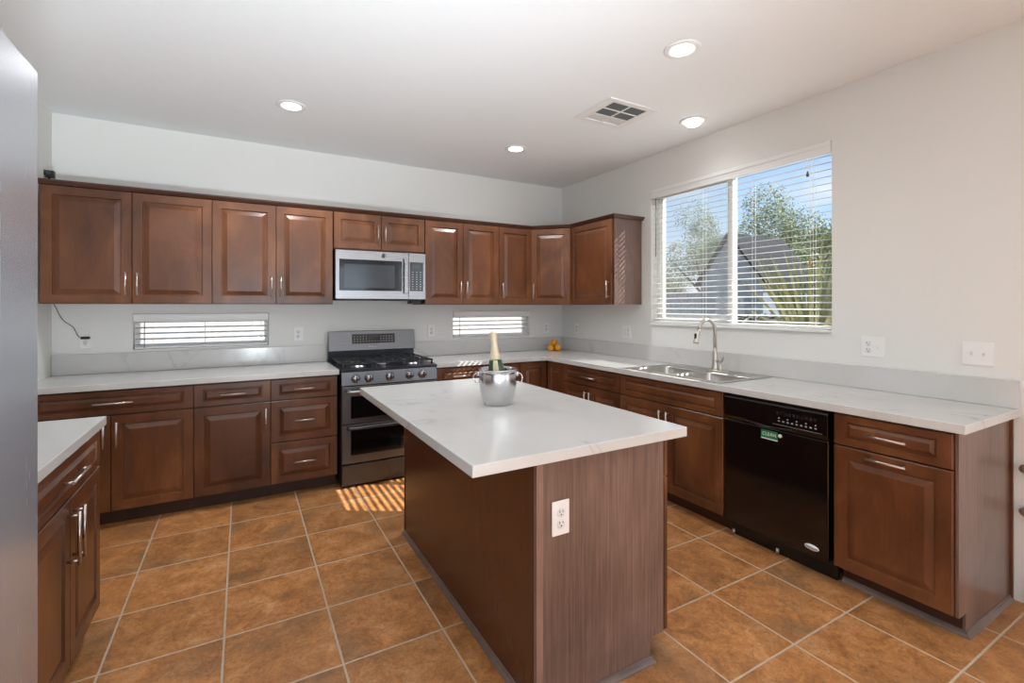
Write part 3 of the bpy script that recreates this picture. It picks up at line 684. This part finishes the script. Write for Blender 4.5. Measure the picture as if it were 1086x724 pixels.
text('lettering', 'CLEAN', .026, 'white_plastic', mg, (0, -.0032, .001), (PI/2, 0, 0), .0003)
MB().lathe([(.010, 0), (.010, -.005), (.007, -.008), (0, -.008)], (.062, 0, .006), 20, 'y').build('slider_knob', 'white_plastic', mg)

# ------------------------------------------------------------------ sink and faucet
t = thing('kitchen_sink', 'stainless double-bowl drop-in sink under the window', 'sink', (-.33, -2.11, CT1))
XB = [-.275, -.235, .140, .270]; YB = [-.425, -.385, -.018, .018, .385, .425]
m = MB(); m.cells(XB, YB, lambda i, j: not (i == 1 and j in (1, 3)), .0006, .006); m.build('rim', 'sink_steel', t, bevel=.002)
for s in (-1, 1):
    ya, yb = (.0185, .3845) if s > 0 else (-.3845, -.0185); xa_, xb_ = -.2345, .1395
    m = MB(); rr = .05
    def rrect(x0, x1, y0, y1, r, z, n=5):
        out = []
        for cx_, cy_, a0 in ((x1-r, y1-r, 0), (x0+r, y1-r, 90), (x0+r, y0+r, 180), (x1-r, y0+r, 270)):
            for k in range(n+1):
                a = R(a0+90*k/n); out.append(m.bm.verts.new((cx_+r*math.cos(a), cy_+r*math.sin(a), z)))
        return out
    rings = [rrect(xa_, xb_, ya, yb, .03, .0045), rrect(xa_+.004, xb_-.004, ya+.004, yb-.004, .035, -.01), rrect(xa_+.012, xb_-.012, ya+.012, yb-.012, .05, -.150), rrect(xa_+.035, xb_-.035, ya+.035, yb-.035, .05, -.176), rrect(xa_+.12, xb_-.12, ya+.12, yb-.12, .04, -.180)]
    for A, B in zip(rings, rings[1:]):
        for k in range(len(A)):
            f = m.bm.faces.new([A[k], A[(k+1) % len(A)], B[(k+1) % len(A)], B[k]]); f.smooth = True
    m.bm.faces.new(rings[-1])
    bo = m.build('bowl', 'sink_steel', t); so = bo.modifiers.new('thick', 'SOLIDIFY'); so.thickness = .0012; so.offset = 1
    MB().lathe([(.042, -.1795), (.042, -.176), (.034, -.176), (.028, -.178), (0, -.178)], ((xa_+xb_)/2, (ya+yb)/2, 0), 24).build('drain', 'nickel', t)
t = thing('kitchen_faucet', 'brushed nickel gooseneck pull-down faucet behind the sink', 'faucet', (-.125, -2.135, CT1+.0065))
o = MB(); o.lathe([(.030, 0), (.030, .004), (.026, .007), (0, .007)], (0, 0, 0), 28)
for v in o.bm.verts: v.co.y *= 4.2
o.build('deck_plate', 'nickel', t)
prof = [(.029, .0075), (.027, .02), (.022, .05), (.018, .09), (.0150, .13), (.0140, .17), (0, .17)]
MB().lathe(prof, (0, 0, 0), 24).build('body', 'nickel', t)
pts = [(0, 0, .165), (0, 0, .29)]; rad = .090
for k in range(1, 13):
    a = PI*k/12*.93; pts.append((-rad+rad*math.cos(a), 0, .29+rad*math.sin(a)))
MB().tube(pts, .0125, 14).build('gooseneck', 'nickel', t)
ex, ez = pts[-1][0], pts[-1][2]; dv = (Vector(pts[-1])-Vector(pts[-2])).normalized(); p0 = Vector(pts[-1])
sp = MB().tube([p0+dv*.001, p0+dv*.03, p0+dv*.075, p0+dv*.100, p0+dv*.104], [.0135, .0150, .0185, .0215, .0205], 18).build('spray_head', 'nickel', t)
pb = p0+dv*.055; MB().box(pb.x-.024, pb.x-.012, -.008, .008, pb.z-.026, pb.z+.024).build('spray_button', 'black_plastic', sp, bevel=.003)
m = MB().tube([(0, -.010, .070), (0, -.045, .075), (0, -.058, .076)], [.013, .015, .014], 14).tube([(0, -.052, .076), (-.004, -.068, .085), (-.006, -.074, .110), (-.006, -.075, .150)], [.010, .009, .007, .0055], 12)
m.build('lever_handle', 'nickel', t)
MB().lathe([(.013, 0.0075), (.013, .012), (.008, .016), (.008, .055), (0, .055)], (0, -.052, 0), 16).build('side_support', 'nickel', t)

# ------------------------------------------------------------------ ice bucket, bottle, oranges
t = thing('ice_bucket', 'shiny steel ice bucket with ring handles on the island countertop', 'bucket', (-2.098, -2.385, CT1+.0005))
prof = [(0, .003), (.060, .003), (.066, 0), (.070, .003), (.080, .030), (.090, .075), (.094, .115), (.093, .150), (.091, .162), (.094, .168), (.097, .172), (.094, .176), (.089, .172), (.089, .150), (.091, .115), (.087, .075), (.077, .030), (.066, .008), (0, .008)]
MB().lathe(prof, (0, 0, 0), 48).build('pail', 'bucket_steel', t)
for s in (-1, 1):
    ax = Vector((math.cos(-.5159), math.sin(-.5159), 0))*s; c = ax*.105+Vector((0, 0, .128)); tt = Vector((-ax.y, ax.x, 0))
    tt = ax; up = Vector((0, 0, 1))
    pts = [c+tt*(.017*math.cos(2*PI*k/20))+up*(.024*math.sin(2*PI*k/20)) for k in range(21)]
    h = MB().tube(pts, .0032, 8, caps=False).build('ring_handle', 'chrome', t)
    MB().lathe([(.0, -.012), (.009, -.010), (.009, .010), (0, .012)], ax*.096+Vector((0, 0, .150)), 14).build('handle_lug', 'chrome', h)
t = thing('champagne_bottle', 'foil-topped green champagne bottle standing in the ice bucket', 'bottle', (-2.088, -2.378, CT1+.011)); t.rotation_euler = (R(-2), R(-4.5), 0)
body = [(0, 0), (.036, 0), (.0415, .006), (.0415, .150), (.040, .170), (.034, .196), (.026, .222), (.020, .246), (0, .246)]
MB().lathe(body, (0, 0, 0), 32).build('glass_body', 'bottle_glass', t)
MB().lathe([(.0300, .2105), (.0272, .2195), (.0212, .2445), (.0180, .270), (.0160, .300), (.0165, .306), (.0180, .310), (.0180, .318), (.0160, .322), (.0168, .336), (.0150, .346), (.008, .350), (0, .350)], (0, 0, 0), 32).build('foil', 'foil', t)
m = MB(); a0 = -PI/2-.52
rows = []
for z, r in ((.150, .0419), (.168, .0408), (.190, .0365), (.209, .0312)):
    rows.append([m.bm.verts.new((r*math.cos(a0+(k-3)*.11), r*math.sin(a0+(k-3)*.11), z)) for k in range(7)])
for A, B in zip(rows, rows[1:]):
    for k in range(6): m.bm.faces.new([A[k], A[k+1], B[k+1], B[k]])
m.build('neck_label', 'label_paper', t)
og = 'oranges piled in the counter corner'; rO = .037
cxo, cyo = -.262, -.222; d1 = Vector((math.cos(-.5159), math.sin(-.5159), 0)); d2 = Vector((math.sin(.5159), math.cos(.5159), 0))
oc = [(-d1*rO*1.02, 'orange at the left of the pile in the counter corner'), (d1*rO*1.02, 'orange at the right of the pile in the counter corner'), (d2*rO*1.78, 'orange at the back of the pile in the counter corner, mostly hidden'), (d2*rO*.60, 'topmost orange of the pile in the counter corner')]
for i, (dv, lb) in enumerate(oc):
    z = CT1+rO*.97+.0008 + (rO*1.62 if i == 3 else 0)
    m = MB(); pr_ = [(rO*math.sin(PI*k/16), -rO*.97*math.cos(PI*k/16)) for k in range(17)]
    pr_[0] = (0, pr_[0][1]); pr_[-1] = (0, pr_[-1][1]-.0015); m.lathe(pr_, (0, 0, 0), 24); bmesh.ops.remove_doubles(m.bm, verts=m.bm.verts[:], dist=1e-5)
    t = tag(m.build('orange', 'orange_peel', None, (cxo+dv.x, cyo+dv.y, z)), lb, 'orange', og)
    st = MB().lathe([(.004, rO*.955), (.003, rO*.975), (0, rO*.975)], (0, 0, 0), 8).build('stem_button', 'bark', t)

# ------------------------------------------------------------------ outlets and switches
def plate(name, label, cat, w, loc, rotz, devices, h=.117, group=None):
    "wall plate; local x along the wall, room side -y"
    t = tag(MB().box(-w/2, w/2, -.006, -.0003, -h/2, h/2).build(name, 'white_plastic', None, loc, rotz, bevel=.0025), label, cat, group)
    n = len(devices)
    for i, dname in enumerate(devices):
        cx_ = (i-(n-1)/2)*.046
        if dname == 'duplex':
            for zz in (-.0195, .0195):
                m = MB().lathe([(.0170, -.0065), (.0170, -.0078), (.0160, -.0084), (0, -.0084)], (cx_, 0, zz), 24, 'y'); r_ = m.build('receptacle', 'receptacle', t)
                MB().box(cx_-.0078, cx_-.0052, -.0090, -.0080, zz+.000, zz+.009).box(cx_+.0052, cx_+.0078, -.0090, -.0080, zz+.001, zz+.008).cyl((cx_, -.0090, zz-.007), (cx_, -.0080, zz-.007), .0028, seg=10).build('contact_slots', 'slot_dark', r_)
        elif dname == 'toggle':
            MB().box(cx_-.0055, cx_+.0055, -.0075, -.006, -.0125, .0125).build('toggle_slot', 'receptacle', t); MB().prism([(-.0075, -.004), (-.0165, .004), (-.0165, .009), (-.0075, .006)], cx_-.004, cx_+.004, 'x').build('toggle', 'white_plastic', t)
        elif dname == 'jack':
            MB().box(cx_-.007, cx_+.007, -.0082, -.006, -.007, .007).build('jack', 'duct_grey', t)
        elif dname == 'rocker':
            MB().box(cx_-.0165, cx_+.0165, -.0085, -.006, -.0335, .0335).build('rocker', 'receptacle', t, bevel=.002)
    return t
plate('wall_outlet', 'white wall outlet at far left with the black charger plugged in', 'outlet', .072, (-4.187, 0, 1.155), 0, ['duplex'])
plate('wall_outlet', 'white wall outlet between the left slot window and the stove', 'outlet', .072, (-2.787, 0, 1.162), 0, ['duplex'])
plate('wall_outlet', 'white wall outlet between the stove and the right slot window', 'outlet', .072, (-1.584, 0, 1.160), 0, ['duplex'])
plate('wall_outlet', 'white wall outlet on the back wall above the oranges', 'outlet', .072, (-.223, 0, 1.158), 0, ['duplex'])
plate('wall_outlet', 'narrow white outlet on the window wall nearest the corner', 'outlet', .072, (0, -.286, 1.154), -PI/2, ['duplex'])
plate('wall_outlet', 'double white outlet and switch plate left of the big window', 'outlet', .118, (0, -1.064, 1.155), -PI/2, ['rocker', 'duplex'])
plate('wall_outlet', 'double white outlet and switch plate below right end of the big window', 'outlet', .118, (0, -3.110, 1.164), -PI/2, ['duplex', 'toggle'])
plate('light_switch', 'double white light switch plate nearest the right edge', 'switch', .118, (0, -3.564, 1.163), -PI/2, ['toggle', 'toggle'])
plate('island_outlet', 'white outlet on the near end panel of the island', 'outlet', .073, (-2.241, -3.1205, .664), 0, ['duplex'], .120)
# camera with cable
t = thing('security_camera', 'small black camera standing on top of the leftmost wall cabinet', 'camera', (-4.300, -.318, UZ1+.0305))
MB().lathe([(.018, 0), (.018, .004), (.006, .008), (.005, .016), (0, .016)], (0, 0, 0), 20).build('stand', 'black_plastic', t)
MB().box(-.022, .030, -.016, .016, .016, .022).box(-.022, .028, -.02, .018, .026, .062).build('housing', 'black_plastic', t, bevel=.004)
MB().lathe([(.013, -.020), (.013, -.025), (.009, -.026), (0, -.024)], (.004, 0, .044), 20, 'y').build('lens', 'lens_glass', t)
t = thing('charger_cable', 'thin black cable hanging from wall cabinet down to the far left outlet', 'cable', (-4.187, 0, 1.155))
pts = [(-4.357, -.008, 1.4165), (-4.343, -.008, 1.385), (-4.332, -.008, 1.353), (-4.316, -.008, 1.318), (-4.298, -.008, 1.292), (-4.270, -.008, 1.268), (-4.252, -.008, 1.250), (-4.240, -.008, 1.220), (-4.228, -.010, 1.190), (-4.212, -.022, 1.178), (-4.200, -.024, 1.1765)]
sm = []
for i in range(len(pts)-1):
    for k in range(4):
        f = k/4; P0, P1, P2, P3 = [Vector(pts[max(0, min(len(pts)-1, i+j))]) for j in (-1, 0, 1, 2)]
        sm.append(.5*((2*P1)+(-P0+P2)*f+(2*P0-5*P1+4*P2-P3)*f*f+(-P0+3*P1-3*P2+P3)*f**3))
sm.append(Vector(pts[-1])); off = Vector((4.187, 0, -1.155))
MB().tube([p+off for p in sm], .0022, 8).build('wire', 'black_plastic', t)
MB().box(-.022, .028, -.036, -.0092, .011, .029).build('plug', 'black_plastic', t, bevel=.003)
# knobs on the wall at the right edge
for zc, lb in ((.646, 'upper of two small metal knobs on the wall at the right edge'), (.447, 'lower of two small metal knobs on the wall at the right edge')):
    t = thing('wall_peg', lb, 'knob', (-.0003, -3.742, zc), -PI/2, 'metal knobs on the right wall')
    MB().lathe([(.017, 0), (.017, -.003), (.012, -.006), (0, -.006)], (0, 0, 0), 20, 'y').build('rosette', 'pewter', t)
    MB().lathe([(.006, -.006), (.006, -.030), (.014, -.036), (.021, -.048), (.021, -.056), (.014, -.064), (0, -.066)], (0, 0, 0), 24, 'y').build('knob', 'pewter', t)

# ------------------------------------------------------------------ ceiling lights and vent
def can(x, y, label, proud=False, watts=9):
    t = thing('recessed_light', label, 'ceiling light', (x, y, CZ), 0, 'round recessed ceiling lights')
    MB().lathe([(.094, -.0005), (.094, -.004), (.088, -.007), (.070, -.009), (.062, -.006), (.060, -.0008)], (0, 0, 0), 40).build('trim_ring', 'white_trim', t)
    if proud: MB().lathe([(.050, -.0008), (.050, -.026), (.044, -.033), (0, -.034)], (0, 0, 0), 32).build('lens', 'lamp_lens', t)
    else: MB().lathe([(.059, -.002), (.057, -.0055), (0, -.006)], (0, 0, 0), 32).build('lens', 'lamp_lens', t)
    ld = bpy.data.lights.new('bulb', 'SPOT'); ld.energy = watts*1.0; ld.spot_size = R(150); ld.spot_blend = .8; ld.shadow_soft_size = .06; ld.color = (.95, .97, 1)
    lo = bpy.data.objects.new('bulb', ld); COL.objects.link(lo); lo.parent = t; lo.location = (0, 0, -.05)
can(-2.920, -.953, 'recessed ceiling light at left, above the left wall cabinets', watts=44)
can(-1.163, -.945, 'smallest recessed ceiling light, farthest back near the room corner', watts=42)
can(-1.190, -2.747, 'largest recessed ceiling light, nearest the camera')
can(-.342, -2.115, 'recessed ceiling light with protruding lens beside the vent, near the window wall', True, watts=5)
t = thing('ceiling_vent', 'square white air register in the ceiling', 'vent', (-.925, -1.935, CZ))
hx, hy = .213, .193
XS_ = [-hx, -.150, -.006, .006, .150, hx]; YS_ = [-hy, -.150, -.056, -.044, .046, .058, .150, hy]
m = MB(); m.cells(XS_, YS_, lambda i, j: not (i in (1, 3) and j in (1, 3, 5)), -.010, -.0006); m.build('frame', 'white_trim', t, bevel=.002)
MB().box(-.150, .150, -.150, .150, -.0016, -.0006).build('duct_opening', 'duct_grey', t)  # flat grey sheet in place of the shaded duct
for xa_, xb_ in ((-.150, -.006), (.006, .150)):
    for (ya, yb, tl) in ((-.150, -.056, -1), (-.044, .046, -1), (.058, .150, 1)):
        m = MB(); n = 6
        for k in range(n):
            yy = ya+(k+.5)*(yb-ya)/n; a = R(52)*tl if tl < 0 else R(14); w_ = .0060 if tl < 0 else .0088
            dy, dz = w_*math.cos(a), w_*math.sin(a)*.55
            m.prism([(yy-dy, -.0055-dz), (yy+dy, -.0055+dz), (yy+dy, -.0049+dz), (yy-dy, -.0049-dz)], xa_, xb_, 'x')
        m.build('louvers', 'white_trim' if tl > 0 else 'duct_grey', t)  # louvers of the open rows greyed, duct shade put into their colour

# ------------------------------------------------------------------ outdoors
struct(MB().box(.14, 26, -14, 26, -.30, -.12), 'ground', 'gravel')
struct(MB().box(-14, .14, .14, 26, -.30, -.12), 'ground', 'gravel')
w = MB().box(8.6, 8.8, -8, 20, -.12, 1.75).box(8.56, 8.84, -8, 20, 1.75, 1.81); tag(struct(w, 'wall_boundary', 'block'), 'grey concrete block garden wall seen through the window', 'wall')
struct(MB().box(-12, 3.4, 3.6, 3.8, -.12, 2.2), 'wall_neighbour', 'white_wall')
struct(MB().box(5.0, 5.2, -3, 9.2, -.12, 1.14).box(4.95, 5.25, -3, 9.2, 1.14, 1.22), 'wall_patio', 'white_wall')
t = thing('neighbour_house', 'pale stucco house with low gable roof beyond the garden wall', 'house', (22, 23.5, -.12))
MB().box(-2.5, 2.5, -3.5, 3.5, 0, 2.8).build('walls', 'stucco', t)
MB().prism([(-3.9, 2.8), (3.9, 2.8), (0, 4.1)], -2.9, 2.9, 'x').build('roof', 'rooftile', t)
MB().box(-2.54, -2.5, -1.0, .4, 1.0, 2.1).build('window', 'lens_glass', t)
def tree(name, label, loc, h, r, n, mat, leaf=.10, trunk=.09, seed=1):
    rnd = random.Random(seed); t = thing(name, label, 'tree', loc, 0, 'trees beyond the garden wall')
    m = MB(); m.tube([(0, 0, 0), (.05, .02, h*.35), (.0, .06, h*.6), (.1, 0, h*.85)], [trunk, trunk*.8, trunk*.55, trunk*.2], 8)
    for k in range(7):
        a = k*.9; m.tube([(0, 0, h*.38+.05*k), (r*.4*math.cos(a), r*.4*math.sin(a), h*.6), (r*.75*math.cos(a), r*.75*math.sin(a), h*.76)], [trunk*.5, trunk*.3, trunk*.12], 6)
    m.build('trunk', 'bark', t)
    m = MB(); cl = [(Vector((rnd.gauss(0, .42)*r, rnd.gauss(0, .42)*r, h*.70+rnd.gauss(0, .16)*h)), r*rnd.uniform(.25, .42)) for _ in range(16)]
    for _ in range(n):
        c, cr_ = rnd.choice(cl); d = Vector((rnd.gauss(0, 1), rnd.gauss(0, 1), rnd.gauss(0, .8))).normalized()*cr_*rnd.uniform(.5, 1.05)
        p = c+d; a = Vector((rnd.uniform(-1, 1), rnd.uniform(-1, 1), rnd.uniform(-1, .6))).normalized()*leaf*rnd.uniform(.6, 1.3); b_ = a.orthogonal().normalized()*leaf*.28
        m.face([p, p+a*.5+b_, p+a, p+a*.5-b_])
    m.build('foliage', mat, t, fix=False)
tree('shade_tree', 'tall olive-green tree right of the window mullion, behind the spiky palm', (11.6, 4.1, -.12), 4.7, 2.0, 22000, 'leaf', .085, .12, 3)
tree('shade_tree', 'pale green tree seen through the left half of the window', (15.4, 10.3, -.12), 5.0, 2.3, 18000, 'leaf_grey', .10, .11, 5)
tree('shade_tree', 'small grey-green tree low at the far left of the window', (20.0, 16.6, -.12), 4.0, 1.7, 9000, 'leaf_grey', .10, .09, 8)
tree('shade_tree', 'olive-green tree at the far right edge of the window', (16.8, 5.2, -.12), 4.6, 1.8, 12000, 'leaf', .10, .10, 11)
t = thing('spiky_palm', 'yellow-green spiky palm right outside the window', 'plant', (3.0, -1.16, -.12))
rnd = random.Random(4); m = MB()
for k in range(84):
    a = rnd.uniform(0, 2*PI); tilt = abs(rnd.gauss(0, .46))+.05; L = rnd.uniform(.95, 1.4); d = Vector((math.cos(a)*math.sin(tilt), math.sin(a)*math.sin(tilt), math.cos(tilt)))
    b0 = Vector((math.cos(a)*.08, math.sin(a)*.08, .82+rnd.uniform(0, .2))); s_ = d.cross(Vector((-.84, -.5, .2))); s_ = s_.normalized()*.021
    nn = d.cross(s_).normalized()*.006
    pts = [b0+d*L*f+Vector((math.cos(a), math.sin(a), -.4))*(.10*f*f) for f in (0, .35, .7, 1)]
    wd = [.7, 1, .7, .06]; rows = [[m.bm.verts.new(p-s_*w_), m.bm.verts.new(p+nn*w_), m.bm.verts.new(p+s_*w_)] for p, w_ in zip(pts, wd)]
    for A, B in zip(rows, rows[1:]):
        for j in (0, 1): m.bm.faces.new([A[j], A[j+1], B[j+1], B[j]])
m.build('leaves', 'frond', t, fix=False)
MB().lathe([(.12, 0), (.13, .3), (.11, .8), (.08, 1.05), (0, 1.07)], (0, 0, 0), 14).build('trunk', 'bark', t)
t = thing('agave', 'grey-green arching agave left of the spiky palm outside', 'plant', (4.0, .24, -.12))
m = MB(); rnd = random.Random(9)
for k in range(34):
    a = k*2.399; rise = rnd.uniform(.35, 1.1); L = rnd.uniform(.5, .75); dirv = Vector((math.cos(a), math.sin(a), 0)); s_ = Vector((-dirv.y, dirv.x, 0))*.032
    pts = [Vector((0, 0, 1.26))+dirv*(L*f*.9)+Vector((0, 0, 1))*(rise*.55*f-.55*f*f) for f in (0, .25, .5, .75, 1)]
    rows = [[m.bm.verts.new(p-s_*w_), m.bm.verts.new(p+Vector((0, 0, -.02))*w_), m.bm.verts.new(p+s_*w_)] for p, w_ in zip(pts, [.7, 1, .9, .6, .06])]
    for A, B in zip(rows, rows[1:]):
        for j in (0, 1): m.bm.faces.new([A[j], A[j+1], B[j+1], B[j]])
m.build('leaves', 'agave_leaf', t, fix=False); MB().lathe([(.10, 0), (.09, .6), (.08, 1.28), (0, 1.30)], (0, 0, 0), 12).build('trunk', 'bark', t)
t = thing('reflection_stand_in', 'blue-grey gabled stand-in for a reflection in the right half of the window glass', 'stand-in', (6.9, 2.15, -.12))  # added block, shaped after a grey patch taken for glass reflection
MB().box(-.9, .9, -.75, .75, 0, 2.1).prism([(-.75, 2.1), (.75, 2.1), (0, 3.05)], -.9, .9, 'x').build('walls', 'stand_in_grey', t)
m = MB()
for sg in (-1, 1): m.prism([(sg*-.0, 3.05), (sg*.86, 1.96), (sg*.86, 2.02), (0, 3.12)], -1.0, 1.0, 'x')
m.build('roof', 'stand_in_dark', t)
MB().box(-.93, -.90, -.35, .35, .05, 1.75).build('door', 'block', t)
